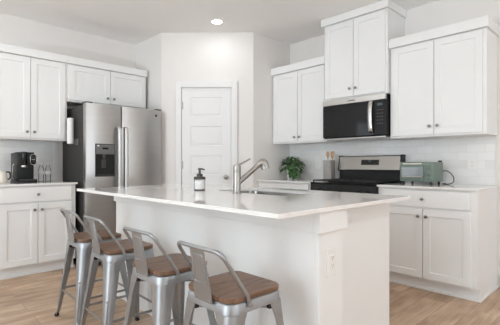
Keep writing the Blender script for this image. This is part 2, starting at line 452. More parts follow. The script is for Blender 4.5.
# tiled backsplashes
struct('backsplash', bx(WR-0.009, WR-0.0005, 0.918, 3.339, 0.9145, 1.4), M['tileY'], 'white glossy subway tile behind the range').name = 'wall_tile_range'
struct('backsplash', bx(0.70, 1.405, WL-0.009, WL-0.0005, 0.9145, 1.4), M['tileX'], 'subway tile behind the coffee maker').name = 'wall_tile_coffee'
struct('trim_2', bx(1.405, 1.448, WL-0.012, WL-0.0005, 0.9145, 1.366, 0.002), M['trim'])

# ------------------------------------------------------------------ cabinets
def upper(name, label, cxy, rz, w, d, z0, z1, zc, doors, knobz, end=(0.0, 0.0), group=None, ctop=None):
    """wall cabinet: origin at wall, centre of width. front at -d."""
    t = thing(name, label, 'cabinet', (cxy[0], cxy[1], 0), rz, group)
    obj('body', bx(-w/2, w/2, -d, -0.0015, z0, z1, 0.0015), M['white'], t)
    yf = -d-0.019
    for x0, x1, kx in doors:
        dr = obj('door', shaker(NB(), x0, x1, z0+0.018, z1-0.012, yf, 0.0185), M['white'], t)
        knob(dr, kx, knobz, yf)
    p = NB()
    e0, e1 = end
    box(p, -w/2-e0, w/2+e1, -d-0.042, -d-0.0005, z1-0.002, zc, 0.002)
    if e0: box(p, -w/2-e0, -w/2-0.0005, -d, -0.0015, z1-0.002, zc, 0.002)
    if e1: box(p, w/2+0.0005, w/2+e1, -d, -0.0015, z1-0.002, zc, 0.002)
    box(p, -w/2, w/2, -d, -0.0015, z1, z1+0.02)
    obj('crown_moulding', p, M['white'], t)
    return t

UD = 0.345
G = 'white shaker wall cabinets'
w = 0.729
upper('wall_cabinet', 'white two-door wall cabinet above the coffee maker', (0.72+w/2, WL), LEFT, w, UD, 1.365, 2.235, 2.31,
      [(-w/2+0.025, -0.004, -0.037), (0.002, w/2-0.022, 0.031)], 1.446, group=G)
w = 0.968
upper('wall_cabinet', 'short white two-door cabinet above the fridge', (1.4495+w/2, WL), LEFT, w, UD, 1.812, 2.235, 2.31,
      [(-w/2+0.022, 0.004, -0.033), (0.010, w/2-0.022, 0.046)], 1.892, group=G)
w = 0.83
upper('wall_cabinet', 'white two-door wall cabinet in the corner above the potted plant', (WR, 2.507+w/2), RIGHT, w, UD, 1.365, 2.255, 2.34,
      [(-w/2+0.022, 0.0, -0.035), (0.007, w/2-0.022, 0.042)], 1.437, group=G)
w = 0.752
upper('wall_cabinet', 'tall white two-door wall cabinet directly above the microwave', (WR, 1.753+w/2), RIGHT, w, 0.385, 1.815, 2.66, 2.737,
      [(-w/2+0.018, -0.003, -0.036), (0.003, w/2-0.022, 0.036)], 1.912, (0.022, 0.022), group=G)
w = 0.84
upper('wall_cabinet', 'white two-door wall cabinet above the green toaster oven', (WR, 0.905+w/2), RIGHT, w, UD, 1.362, 2.255, 2.34,
      [(-w/2+0.028, -0.002, -0.036), (0.004, w/2-0.028, 0.036)], 1.458, (0.0, 0.02), group=G)

def base(name, label, cxy, rz, w, d, sides=(False, False), shoe=True, group=None):
    """base cabinet, front of face frame at -d."""
    t = thing(name, label, 'cabinet', (cxy[0], cxy[1], 0), rz, group)
    H = 0.8935
    prof = [(-0.0015, 0), (-(d-0.062), 0), (-(d-0.062), 0.105), (-d, 0.105), (-d, H), (-0.0015, H)]
    obj('body', prism(NB(), prof, -w/2, w/2, 'X'), M['white'], t)
    yf = -d-0.019
    dr = obj('drawer', flatfront(NB(), -w/2+0.042, w/2-0.042, 0.733, 0.880, yf, 0.0185), M['white'], t)
    knob(dr, 0.0, 0.806, yf)
    for x0, x1, kx in ((-w/2+0.042, -0.003, -0.033), (0.003, w/2-0.042, 0.033)):
        dd = obj('door', shaker(NB(), x0, x1, 0.121, 0.717, yf, 0.0185), M['white'], t)
        knob(dd, kx, 0.655, yf)
    p = NB()
    box(p, -w/2, w/2, -(d-0.062)-0.014, -(d-0.062)-0.0005, 0, 0.02, 0.004)
    if sides[0]: box(p, -w/2-0.014, -w/2-0.0005, -(d-0.062)-0.014, -0.03, 0, 0.02, 0.004)
    if sides[1]: box(p, w/2+0.0005, w/2+0.014, -(d-0.062)-0.014, -0.03, 0, 0.02, 0.004)
    obj('shoe_moulding', p, M['white'], t)
    return t
GB = 'white shaker base cabinets'
BD = 0.612
base('base_cabinet', 'white base cabinet with one drawer under the coffee maker', (0.72+0.364, WL), LEFT, 0.728, BD, (False, True), group=GB)
base('base_cabinet', 'white base cabinet with one drawer under the green toaster oven', (WR, 0.905+0.4145), RIGHT, 0.829, BD, (False, True), group=GB)
base('base_cabinet', 'white base cabinet in the corner under the potted plant', (WR, 2.508+0.415), RIGHT, 0.828, BD, group=GB)

def counter(label, x0, x1, y0, y1):
    b = NB(); box(b, x0, x1, y0, y1, 0.894, 0.914, 0.003)
    tag(obj('countertop', b, M['quartz']), label, 'countertop', 'white quartz countertops along the walls')
counter('white quartz countertop under the coffee maker', 0.70, 1.462, WL-0.642, WL-0.0105)
counter('white quartz countertop under the green toaster oven', WR-0.645, WR-0.0105, 0.893, 1.736)
counter('white quartz countertop under the potted plant', WR-0.645, WR-0.0105, 2.506, 3.338)

# ------------------------------------------------------------------ island
IX0, IX1, IY0, IY1 = 1.08, 2.272, 0.967, 3.10
t = thing('kitchen_island', 'white panelled kitchen island with square corner post', 'kitchen island', (1.8, 2.0, 0))
def io(name, bm, m=None, par=None, smooth=None):
    o = obj(name, bm, m or M['white'], par or t, smooth)
    o.matrix_parent_inverse = Matrix.Translation((-1.8, -2.0, 0)) if (par is None) else Matrix()
    return o
io('front_panel', bx(1.388, 1.575, 1.02, 3.07, 0, 0.8935, 0.001))
p = NB(); box(p, 1.383, 1.576, 0.998, 1.02, 0, 0.797, 0.0015); box(p, 1.383, 1.3875, 1.02, 1.17, 0, 0.797, 0.001)
io('post', p)
p = NB(); box(p, 1.374, 1.600, 0.985, 1.0195, 0.797, 0.8935, 0.002); box(p, 1.372, 1.3875, 1.0196, 3.082, 0.797, 0.8935, 0.002)
io('post_cap', p)
io('end_panel', bx(1.576, 2.2385, 1.085, 1.103, 0, 0.8935, 0.001))
io('end_panel', bx(1.576, 2.2295, 3.05, 3.07, 0, 0.8935, 0.001))
p = NB(); box(p, 1.576, 2.21, 1.104, 3.049, 0.105, 0.64); box(p, 1.576, 2.15, 1.104, 3.049, 0, 0.104)
box(p, 1.576, 1.70, 1.104, 3.049, 0.641, 0.893); box(p, 2.17, 2.21, 1.104, 3.049, 0.641, 0.893)
io('cabinet_box', p)
for k in range(4):
    y0 = 1.12 + k*0.48
    p = NB()
    def rr(i, x): return [(x, y0+i, 0.12+i), (x, y0+0.465-i, 0.12+i), (x, y0+0.465-i, 0.875-i), (x, y0+i, 0.875-i)]
    loft(p, [rr(0, 2.2105), rr(0, 2.2285), rr(0.057, 2.2285), rr(0.06, 2.221)])
    io('door', p)

def slab_with_hole(x0, x1, y0, y1, z0, z1, hole):
    """rectangular slab with a rounded hole (hole points counter-clockwise)"""
    b = NB()
    n = len(hole); cx = sum(p[0] for p in hole)/n; cy = sum(p[1] for p in hole)/n
    # outer ring: rays through hole points hit the rectangle
    out = []
    for hx, hy in hole:
        dx, dy = hx-cx, hy-cy
        tt = min(((x1-cx)/dx if dx > 0 else (x0-cx)/dx) if abs(dx) > 1e-9 else 1e9,
                 ((y1-cy)/dy if dy > 0 else (y0-cy)/dy) if abs(dy) > 1e-9 else 1e9)
        out.append([cx+dx*tt, cy+dy*tt])
    for c in ((x0, y0), (x1, y0), (x1, y1), (x0, y1)):       # snap the nearest ring point on to each corner
        i = min(range(n), key=lambda k: (out[k][0]-c[0])**2+(out[k][1]-c[1])**2)
        out[i] = list(c)
    e = 0.002
    def clampi(p): return (min(max(p[0], x0+e), x1-e), min(max(p[1], y0+e), y1-e))
    rings = [[(p[0], p[1], z0) for p in hole], [(p[0], p[1], z0) for p in map(clampi, out)], [(p[0], p[1], z0+e) for p in out],
             [(p[0], p[1], z1-e) for p in out], [(p[0], p[1], z1) for p in map(clampi, out)], [(p[0], p[1], z1) for p in hole], [(p[0], p[1], z0) for p in hole]]
    loft(b, rings, False, False)
    bmesh.ops.remove_doubles(b, verts=b.verts[:], dist=0.00005)
    return b
SX, SY, SW, SD = 1.925, 1.835, 0.40, 0.68
hole = rrect(SW, SD, 0.07, 8, SX, SY)
tag(obj('island_countertop', slab_with_hole(IX0, IX1, IY0, IY1, 0.894, 0.914, hole), M['quartz']),
    'large glossy white quartz countertop on the island', 'countertop')
# undermount double sink
t = thing('kitchen_sink', 'stainless undermount sink in the island countertop', 'sink', (SX, SY, 0.70))
b = NB()
def sr(k, z, r=0.07): return [(x, y, z) for x, y in rrect(SW-2*k, SD-2*k, max(r-k, 0.02), 8)]
loft(b, [sr(-0.012, 0.1935), sr(0.0, 0.1935), sr(0.002, 0.18), sr(0.012, 0.03), sr(0.03, 0.012), sr(0.05, 0.009)], False, True)
obj('bowl', b, M['sinks'], t, 40)
b = NB(); box(b, -0.185, 0.185, -0.012, 0.012, 0.015, 0.165, 0.008); obj('divider', b, M['sinks'], t, 40)
for yy in (-0.17, 0.17):
    obj('drain', lathe(NB(), [(0.045, 0.009), (0.045, 0.012), (0.035, 0.013), (0.03, 0.010), (0.005, 0.010)], (0, yy, 0), 20), M['nickel'], t, 40)

# faucet: local -? built in world axes about its base
FX, FY = 1.655, 1.845
t = thing('faucet', 'brushed nickel single-handle pull-out faucet on the island', 'faucet', (FX, FY, 0.9142))
obj('body', lathe(NB(), [(0.030, 0), (0.030, 0.005), (0.0255, 0.008), (0.0245, 0.02), (0.0245, 0.135), (0.0235, 0.138), (0.0245, 0.141), (0.0245, 0.176), (0.0225, 0.184), (0.017, 0.187), (0.004, 0.188)], n=28), M['nickel'], t, 40)
dirx = Vector((0.80, -0.60, 0)).normalized()      # spout swings out over the bowl
pts = [dirx*0.010 + Vector((0, 0, 0.070)), dirx*0.05 + Vector((0, 0, 0.105)), dirx*0.145 + Vector((0, 0, 0.190))]
obj('spout', tube(NB(), fillet(pts, 0.02), 0.0165, 16), M['nickel'], t, 40)
A = dirx*0.138 + Vector((0, 0, 0.184)); B = dirx*0.163 + Vector((0, 0, 0.202)); C_ = dirx*0.181 + Vector((0, 0, 0.194)); D_ = dirx*0.190 + Vector((0, 0, 0.160))
hp = smooth_path([A, B, C_, D_], 5)
obj('spray_head', tube(NB(), hp, [0.0185+0.0095*min(1, i/7) for i in range(len(hp))], 18), M['nickel'], t, 40)
obj('handle', tube(NB(), [dirx*0.0+Vector((0, 0, 0.181)), dirx*0.03+Vector((0, 0, 0.196)), dirx*0.088+Vector((0, 0, 0.228))], [0.008, 0.0058, 0.0048], 12), M['nickel'], t, 40)

# soap dispenser
t = thing('soap_dispenser', 'glass soap bottle with dark bronze pump beside the faucet', 'soap dispenser', (1.660, 2.262, 0.9142))
obj('bottle', lathe(NB(), [(0.036, 0.0), (0.040, 0.003), (0.041, 0.010), (0.041, 0.075), (0.039, 0.082), (0.032, 0.086)], n=28, cap1=False), M['glass'], t, 40)
obj('soap', lathe(NB(), [(0.030, 0.0065), (0.0375, 0.008), (0.0375, 0.070), (0.004, 0.071)], n=28), M['soap'], t, 40)
obj('collar', lathe(NB(), [(0.042, 0.079), (0.043, 0.082), (0.043, 0.095), (0.040, 0.100), (0.022, 0.101), (0.022, 0.118), (0.018, 0.122), (0.009, 0.123), (0.009, 0.155), (0.004, 0.156)], n=28), M['bronze'], t, 40)
b = lathe(NB(), [(0.013, 0.150), (0.014, 0.152), (0.014, 0.160), (0.010, 0.163), (0.003, 0.164)], n=18)
tube(b, [(0, 0, 0.156), (0.010, -0.018, 0.157), (0.020, -0.034, 0.150)], [0.007, 0.006, 0.0045], 10)
obj('pump_head', b, M['bronze'], t, 40)
obj('base_band', lathe(NB(), [(0.0415, 0.002), (0.0422, 0.003), (0.0422, 0.007), (0.0415, 0.008)], n=28), M['bronze'], t, 40)

# ------------------------------------------------------------------ outlets
def outlet(label, loc, rz, switch=False):
    t = thing('wall_outlet' if not switch else 'light_switch', label, 'outlet' if not switch else 'switch', loc, rz)
    obj('cover_plate', bx(-0.040, 0.040, -0.006, -0.0005, -0.064, 0.064, 0.0025), M['plate'], t)
    if switch:
        obj('rocker', bx(-0.016, 0.016, -0.010, -0.0055, -0.033, 0.033, 0.002), M['plate'], t)
    else:
        b = NB()
        prism(b, rrect(0.034, 0.066, 0.006), -0.0085, -0.0055, 'Y')
        s = obj('receptacle', b, M['plate'], t)
        b = NB()
        for zz in (-0.018, 0.018):
            box(b, -0.0075, -0.0050, -0.0092, -0.0083, zz, zz+0.009); box(b, 0.0050, 0.0075, -0.0092, -0.0083, zz, zz+0.008)
            lathe(b, [(0.003, -0.0092), (0.003, -0.0083)], (0, 0, zz-0.006), 10, 'Y')
        obj('slots', b, M['slot'], s)
    return t
outlet('white duplex outlet on the corner post of the island', (1.480, 0.998, 0.655), 0)
outlet('white outlet on the tile beside the potted plant', (WR-0.009, 2.868, 1.112), RIGHT)
outlet('white outlet on the tile beyond the toaster oven', (WR-0.009, 1.105, 1.108), RIGHT)

# ------------------------------------------------------------------ counter stools
SH = 0.597
def make_stool():
    t = thing('counter_stool', 'x', 'stool', (0, 0, 0), 0, 'silver metal stools lined up at the island')
    w0, zt = 0.147, 0.566
    b = NB(); rslab(b, 0.312, 0.312, 0.050, [(0.5775, 0.004), (0.5795, 0.0), (0.5935, 0.0), (SH, 0.004)], n=8)
    obj('seat', b, M['seat'], t, 35)
    b = NB(); rslab(b, 0.312, 0.312, 0.052, [(0.5345, -0.0045), (0.565, -0.001), (0.574, 0.004), (0.577, 0.010)], n=8)
    # hollow underside
    pan = obj('seat_pan', b, M['galv'], t, 35)
    def half(z): return w0 + 0.012 + 0.052*(0.534 - z)/0.534 if z < 0.534 else w0 + 0.012
    def flare(z): return 0.008*max(0, (0.06-z)/0.06)
    levels = [0.012, 0.03, 0.06, 0.12, 0.25, 0.40, 0.47, 0.51, 0.534]
    def flange(z):
        if z < 0.06: return 0.030
        if z < 0.40: return 0.030 + 0.036*(z-0.06)/0.34
        return 0.066 + 0.026*((z-0.40)/0.134)**2.5
    for sx in (-1, 1):
        for sy in (-1, 1):
            b = NB(); rings = []
            for z in levels:
                c = half(z) + flare(z); a = flange(z); r = min(0.042, a*0.62); th = 0.0035
                outer = [(-a, 0)] + [(-r + r*math.sin(k*PI/12), -r + r*math.cos(k*PI/12)) for k in range(7)] + [(0, -a)]
                ri = r-th
                inner = [(-th, -a)] + [(-r + ri*math.sin((6-k)*PI/12), -r + ri*math.cos((6-k)*PI/12)) for k in range(7)] + [(-a, -th)]
                rings.append([(sx*(c+u), sy*(c+v), z) for u, v in outer+inner])
            loft(b, rings)
            # pressed rib on the lower half of the corner
            rib = []
            for z in (0.06, 0.09, 0.20, 0.27, 0.30):
                c = half(z) + flare(z) - min(0.042, flange(z)*0.62)*0.27
                rib.append((sx*c, sy*c, z))
            tube(b, rib, [0.002, 0.0055, 0.0065, 0.0055, 0.002], 8)
            leg = obj('leg', b, M['galv'], t, 35)
            c = half(0.0) + 0.008 - 0.014
            obj('foot', lathe(NB(), [(0.013, 0.0), (0.016, 0.003), (0.016, 0.012), (0.013, 0.020), (0.004, 0.021)], (sx*c, sy*c, 0), 14), M['rubber'], leg, 40)
            c = half(0.275) - min(0.042, flange(0.275)*0.62)*0.29
            rv = lathe(NB(), [(0.006, 0.0), (0.006, 0.003), (0.002, 0.005)], (0, 0, 0), 10)
            rot = Vector((sx, sy, 0.25)).to_track_quat('Z', 'Y').to_matrix().to_4x4()
            bmesh.ops.transform(rv, matrix=Matrix.Translation((sx*c, sy*c, 0.315)) @ rot, verts=rv.verts[:])
            obj('rivet', rv, M['knob'], leg, 40)
    hb = half(0.51)
    for (u, v) in ((-hb+0.012, 0.074), (0.074, -hb+0.012), (hb-0.012, -0.074), (-0.074, hb-0.012)):
        obj('bumper', bx(u-0.010, u+0.010, v-0.010, v+0.010, 0.512, 0.5342, 0.003), M['rubber'], t)
    # stretchers, a ring of flat bars
    zs_ = 0.20; c = half(zs_) - 0.006
    for (x0, y0, x1, y1) in ((-c, -c+0.01, -c, c-0.01), (c, -c+0.01, c, c-0.01), (-c+0.01, -c, c-0.01, -c), (-c+0.01, c, c-0.01, c)):
        b = NB()
        if x0 == x1: box(b, x0-0.002, x0+0.002, y0, y1, zs_-0.008, zs_+0.008, 0.001)
        else: box(b, x0, x1, y0-0.002, y0+0.002, zs_-0.008, zs_+0.008, 0.001)
        obj('stretcher', b, M['galv'], t)
    # crossed under-seat braces
    for s in (-1, 1):
        b = NB(); z_ = 0.505 + 0.006*s; tube(b, [(-0.128, -0.128*s, z_), (0.128, 0.128*s, z_)], 0.005, 8)
        obj('cross_brace', b, M['galv'], t, 40)
    # low back: bent tube hoop with a stamped plate
    YH = 0.160
    pts = [(-0.058, -YH-0.003, 0.560), (-0.066, -YH-0.004, 0.592), (-0.200, -YH+0.004, 0.782), (-0.200, YH-0.004, 0.782), (-0.066, YH+0.004, 0.592), (-0.058, YH+0.003, 0.560)]
    hoop = fillet(pts[:2] + [(-0.198, -YH+0.010, 0.782), (-0.204, 0, 0.782), (-0.198, YH-0.010, 0.782)] + pts[4:], 0.040, 7)
    obj('back_hoop', tube(NB(), hoop, 0.0085, 12), M['galv'], t, 40)
    for s in (-1, 1):
        b = NB(); lathe(b, [(0.010, 0.0), (0.010, 0.004), (0.004, 0.006)], (0, 0, 0), 12, 'Y')
        bmesh.ops.transform(b, matrix=Matrix.Translation((-0.058, s*(YH+0.009), 0.563)) @ Matrix.Diagonal((1, s, 1, 1)), verts=b.verts[:])
        obj('bolt', b, M['galv'], t, 40)
    b = NB()
    def prow(z, x, hw, th=0.003): return [(x, -hw, z), (x, hw, z), (x+th, hw, z), (x+th, -hw, z)]
    loft(b, [prow(0.562, -0.1690, 0.059), prow(0.580, -0.1700, 0.059), prow(0.612, -0.1740, 0.058), prow(0.712, -0.1895, 0.050), prow(0.787, -0.2045, 0.046)])
    plate = obj('back_plate', b, M['galv'], t)
    b = NB()
    def pp(z, y): return (-0.1745 - (z-0.612)*0.155 - 0.0005, y, z)
    tube(b, fillet([pp(0.640, 0), pp(0.637, -0.040), pp(0.752, -0.032), pp(0.752, 0.032), pp(0.637, 0.040), pp(0.640, 0)], 0.012), 0.0034, 6)
    obj('pressed_border', b, M['galv'], plate, 40)
    for s in (-1, 1):
        obj('bolt', lathe(NB(), [(0.005, -0.1690), (0.005, -0.1725), (0.002, -0.1735)], (0, s*0.046, 0.570), 10, 'X'), M['galv'], t, 40)
    return t
def children(o): return [c for c in bpy.data.objects if c.parent == o]
def copy_tree(o, parent=None):
    kids = children(o)
    c = o.copy(); COL.objects.link(c); c.parent = parent
    for k in kids: copy_tree(k, c)
    return c
stool = make_stool()
spots = [((1.062, 1.192), 0.0, 'silver metal stool with wood seat closest to the island outlet, end of the row'),
         ((1.060, 1.690), 0.02, 'silver metal stool with wood seat, second in the row from the island outlet'),
         ((1.072, 2.268), -0.02, 'silver metal stool with wood seat, third in the row from the island outlet'),
         ((1.085, 2.745), 0.0, 'silver metal stool with wood seat at the fridge end of the row')]
protos = [stool] + [copy_tree(stool) for _ in spots[1:]]
for o, ((x, y), a, lab) in zip(protos, spots):
    o.location = (x+0.004, y+0.018, 0); o.rotation_euler = (0, 0, a); o.scale = (0.965, 0.965, 1.0); o['label'] = lab

# ------------------------------------------------------------------ refrigerator
FXL, FXR, FF = 1.503, 2.412, 4.06
t = thing('refrigerator', 'stainless side-by-side refrigerator with ice dispenser', 'refrigerator', ((FXL+FXR)/2, 4.78, 0), 0)
hw = (FXR-FXL)/2
d = 4.78-FF
obj('cabinet', bx(-hw, hw, -d+0.066, 0, 0.03, 1.742, 0.004), M['dark'], t)
obj('kick_grille', bx(-hw+0.02, hw-0.02, -d+0.08, -d+0.3, 0.0, 0.029), M['black'], t)
gx = 1.899 - (FXL+FXR)/2
def fridge_door(x0, x1):
    b = NB()
    poly = [(x0, -d+0.062), (x0, -d+0.014), (x0+0.004, -d+0.005), (x0+0.014, -d), (x1-0.014, -d), (x1-0.004, -d+0.005), (x1, -d+0.014), (x1, -d+0.062)]
    prism(b, poly, 0.055, 1.757, 'Z'); return b
dl = obj('freezer_door', fridge_door(-hw, gx-0.003), M['steel'], t, 30)
dr = obj('fridge_door', fridge_door(gx+0.003, hw), M['steel'], t, 30)
def fhandle(par, x):
    pts = [(x, -d+0.002, 1.520), (x, -d-0.046, 1.512), (x, -d-0.056, 1.44), (x, -d-0.056, 0.66), (x, -d-0.042, 0.56), (x, -d+0.002, 0.545)]
    obj('handle', tube(NB(), fillet(pts, 0.04), 0.010, 16, flat=(1.0, 2.1)), M['satin'], par, 50)
fhandle(dl, gx-0.040); fhandle(dr, gx+0.038)
cxm = (FXL+FXR)/2
x0, x1, z0, z1 = 1.603-cxm, 1.818-cxm, 0.972, 1.328
b = NB()   # dispenser surround with a real recess
yq = -d-0.008
def ringq(i, y, zz=None): return [(x0+i, y, z0+i), (x1-i, y, z0+i), (x1-i, y, (zz or z1)-i), (x0+i, y, (zz or z1)-i)]
loft(b, [ringq(0, -d+0.0005), ringq(0, yq+0.002), ringq(0.002, yq)], True, False)
zp = 1.215
for q in ((x0+0.002, x0+0.016, z0+0.002, zp), (x1-0.016, x1-0.002, z0+0.002, zp), (x0+0.016, x1-0.016, z0+0.002, z0+0.02), (x0+0.002, x1-0.002, zp, z1-0.002)):
    quad(b, q[0], q[1], q[2], q[3], yq)
quad(b, x0+0.010, x1-0.010, z0+0.010, z1-0.010, -d-0.0015)
disp = obj('dispenser', b, M['black'], t)
obj('control_panel', bx(x0+0.006, x1-0.006, yq-0.003, yq-0.0005, zp, z1-0.008, 0.001), M['bracket'], disp)
b = NB(); box(b, x0+0.075, x0+0.140, yq-0.0045, yq-0.0032, 1.268, 1.288); obj('display', b, M['blackg'], disp)
for k in range(6): obj('button', bx(x0+0.022+k*0.031, x0+0.031+k*0.031, yq-0.0042, yq-0.0032, 1.240, 1.246), M['mark'], disp)
obj('mark', bx(x0+0.018, x0+0.042, yq-0.0042, yq-0.0032, 1.298, 1.312), M['label'], disp)
obj('nozzle', lathe(NB(), [(0.012, 1.165), (0.017, 1.17), (0.019, 1.214)], (x0+0.085, yq-0.012, 0), 14), M['charcoal'], disp, 40)
obj('paddle', bx(x0+0.060, x0+0.112, yq-0.008, yq-0.0005, 1.065, 1.160, 0.003), M['charcoal'], disp)
obj('drip_tray', bx(x0+0.014, x1-0.014, yq-0.022, yq-0.0005, z0+0.010, z0+0.022, 0.003), M['charcoal'], disp)
obj('badge', lathe(NB(), [(0.015, -d-0.003), (0.015, -d+0.0005)], (2.333-cxm, 0, 1.690), 20, 'Y'), M['charcoal'], dr, 40)
obj('badge', bx(1.832-cxm, 1.868-cxm, -d-0.002, -d+0.0005, 1.697, 1.706, 0.0005), M['steelh'], dl)
for hx in (-hw+0.04, hw-0.04):
    obj('hinge_cover', bx(hx-0.035, hx+0.035, -d+0.006, -d+0.13, 1.7575, 1.772, 0.004), M['dark'], t)

# paper towel roll hung on the fridge side from a magnetic bracket
PX, PY = 1.4425, 4.335
hd = obj('towel_bracket', bx(1.488-cxm, 1.5020-cxm, 4.235-4.78, 4.375-4.78, 1.315, 1.385, 0.003), M['bracket'], t)
b = NB(); tube(b, fillet([(1.490-cxm, PY-4.78, 1.318), (PX-cxm, PY-4.78, 1.318), (PX-cxm, PY-4.78, 1.62)], 0.01), 0.006, 10)
lathe(b, [(0.022, 1.325), (0.022, 1.3295)], (PX-cxm, PY-4.78, 0), 20); obj('rod', b, M['bracket'], hd)
t = thing('paper_towel_roll', 'white paper towel roll hung upright on the dark side of the fridge', 'paper towel', (PX, PY, 1.3300))
b = NB(); lathe(b, [(0.014, 0.0), (0.032, 0.001), (0.033, 0.004), (0.033, 0.276), (0.032, 0.279), (0.014, 0.280), (0.014, 0.0)], n=28, cap0=False, cap1=False)
obj('roll', b, M['label'], t, 40)

# ------------------------------------------------------------------ microwave (over the range)
MY0, MY1 = 1.760, 2.500
t = thing('microwave', 'black over-the-range microwave with stainless top strip and handle', 'microwave', (WR-0.0015, (MY0+MY1)/2, 1.388), RIGHT)
w = (MY1-MY0)/2; d = WR-0.0015-3.545; H = 0.424
obj('case', bx(-w, w, -d+0.032, 0, 0.004, H, 0.003), M['black'], t)
obj('bottom_vent', bx(-w+0.01, w-0.01, -d+0.035, -0.03, -0.010, 0.0035, 0.002), M['steel'], t)
xk = w-0.118
door = obj('door', bx(-w, xk-0.001, -d, -d+0.0315, 0.012, H-0.062, 0.004), M['blackg'], t)
obj('door_window', bx(-w+0.17, xk-0.075, -d-0.0012, -d-0.0002, 0.055, H-0.115, 0.0004), M['blackg'], door)
pts = [(xk-0.028, -d+0.001, H-0.070), (xk-0.028, -d-0.028, H-0.085), (xk-0.028, -d-0.042, 0.22), (xk-0.028, -d-0.030, 0.065), (xk-0.028, -d+0.001, 0.045)]
obj('handle', tube(NB(), smooth_path(pts, 6), 0.016, 16, flat=(0.55, 1.35)), M['steelh'], door, 50)
cp = obj('control_panel', bx(xk+0.001, w, -d, -d+0.0315, 0.012, H-0.062, 0.004), M['black'], t)
obj('display', bx(xk+0.034, xk+0.086, -d-0.0012, -d-0.0002, H-0.118, H-0.094), M['disp'], cp)
b = NB()
for r in range(5):
    for c in range(3):
        xx = xk+0.030+c*0.025; zz = H-0.160-r*0.034
        box(b, xx, xx+0.010, -d-0.0009, -d-0.0002, zz-0.004, zz+0.001)
obj('keypad', b, M['mark'], cp)
ts = obj('top_strip', bx(-w, w, -d-0.004, -d+0.0315, H-0.060, H, 0.004), M['steelh'], t)
obj('badge', bx(-0.045, 0.035, -d-0.0052, -d-0.0042, H-0.038, H-0.024, 0.0003), M['mark'], ts)

# ------------------------------------------------------------------ range
RY0, RY1 = 1.740, 2.502
t = thing('gas_range', 'stainless and black gas range with back control panel', 'range', (WR-0.012, (RY0+RY1)/2, 0), RIGHT)
w = (RY1-RY0)/2; d = WR-0.012-3.315
obj('body', bx(-w, w, -d+0.03, -0.001, 0.04, 0.895, 0.002), M['charcoal'], t)
obj('drawer', bx(-w+0.004, w-0.004, -d+0.006, -d+0.0295, 0.06, 0.235, 0.004), M['steel'], t)
od = obj('oven_door', bx(-w+0.004, w-0.004, -d-0.004, -d+0.0295, 0.242, 0.765, 0.005), M['steel'], t)
obj('window', bx(-w+0.09, w-0.09, -d-0.006, -d-0.0045, 0.33, 0.62, 0.0005), M['blackg'], od)
obj('handle', tube(NB(), fillet([(-w+0.06, -d-0.003, 0.715), (-w+0.06, -d-0.05, 0.715), (w-0.06, -d-0.05, 0.715), (w-0.06, -d-0.003, 0.715)], 0.02), 0.011, 12), M['steelh'], od, 40)
b = NB(); prism(b, [(-d+0.0295, 0.775), (-d-0.004, 0.775), (-d+0.008, 0.895), (-d+0.0295, 0.895)], -w, w, 'X')
cp = obj('control_panel', b, M['black'], t)
for kx in (-0.29, -0.19, 0.0, 0.19, 0.29):
    kb = lathe(NB(), [(0.024, 0.0), (0.024, -0.006), (0.019, -0.010), (0.017, -0.030), (0.012, -0.033), (0.002, -0.034)], (0, 0, 0), 18, 'Y')
    box(kb, -0.0045, 0.0045, -0.038, -0.028, -0.017, 0.017, 0.002)
    bmesh.ops.transform(kb, matrix=Matrix.Translation((kx, -d+0.002, 0.835)) @ Matrix.Rotation(-0.1, 4, 'X'), verts=kb.verts[:])
    obj('burner_knob', kb, M['black'], cp, 40)
ck = obj('cooktop', bx(-w, w, -d-0.002, -0.085, 0.8955, 0.915, 0.005), M['blackg'], t)
for bxp, byp, rr_ in ((-0.22, -0.47, 0.048), (0.22, -0.47, 0.055), (-0.22, -0.21, 0.042), (0.22, -0.21, 0.038), (0.0, -0.34, 0.045)):
    obj('burner', lathe(NB(), [(rr_, 0.915), (rr_, 0.922), (rr_*0.8, 0.924), (rr_*0.75, 0.930), (0.004, 0.931)], (bxp, byp, 0), 22), M['iron'], ck, 40)
for gx0, gx1 in ((-w+0.012, -0.128), (-0.124, 0.124), (0.128, w-0.012)):
    b = NB(); y0, y1 = -d+0.03, -0.105; zt = 0.938; th = 0.006
    for a in ((gx0, gx1, y0, y0+2*th), (gx0, gx1, y1-2*th, y1), (gx0, gx0+2*th, y0, y1), (gx1-2*th, gx1, y0, y1),
              ((gx0+gx1)/2-th, (gx0+gx1)/2+th, y0, y1), (gx0, gx1, y0*0.72+y1*0.28-th, y0*0.72+y1*0.28+th), (gx0, gx1, y0*0.28+y1*0.72-th, y0*0.28+y1*0.72+th), (gx0, gx1, (y0+y1)/2-th, (y0+y1)/2+th)):
        box(b, a[0], a[1], a[2], a[3], zt-0.012, zt, 0.002)
    for fx in (gx0, gx1-2*th):
        for fy in (y0, y1-2*th): box(b, fx, fx+2*th, fy, fy+2*th, 0.915, zt-0.011)
    obj('grate', b, M['iron'], ck)
b = NB()
prism(b, [(-0.002, 0.896), (-0.082, 0.896), (-0.082, 1.035), (-0.004, 1.035)], -w+0.006, w-0.006, 'X')
bgp = obj('back_riser', b, M['black'], t)
b = NB(); prism(b, [(-0.002, 1.036), (-0.100, 1.036), (-0.104, 1.046), (-0.082, 1.192), (-0.070, 1.203), (-0.002, 1.203)], -w+0.010, w-0.016, 'X')
bg_ = obj('back_control_panel', b, M['steeld'], t, 25)
for e0, e1 in ((-w+0.002, -w+0.0095), (w-0.0155, w+0.001)):
    b = NB(); prism(b, [(-0.002, 1.030), (-0.106, 1.030), (-0.110, 1.046), (-0.086, 1.198), (-0.070, 1.209), (-0.002, 1.209)], e0, e1, 'X')
    obj('end_cap', b, M['black'], t)
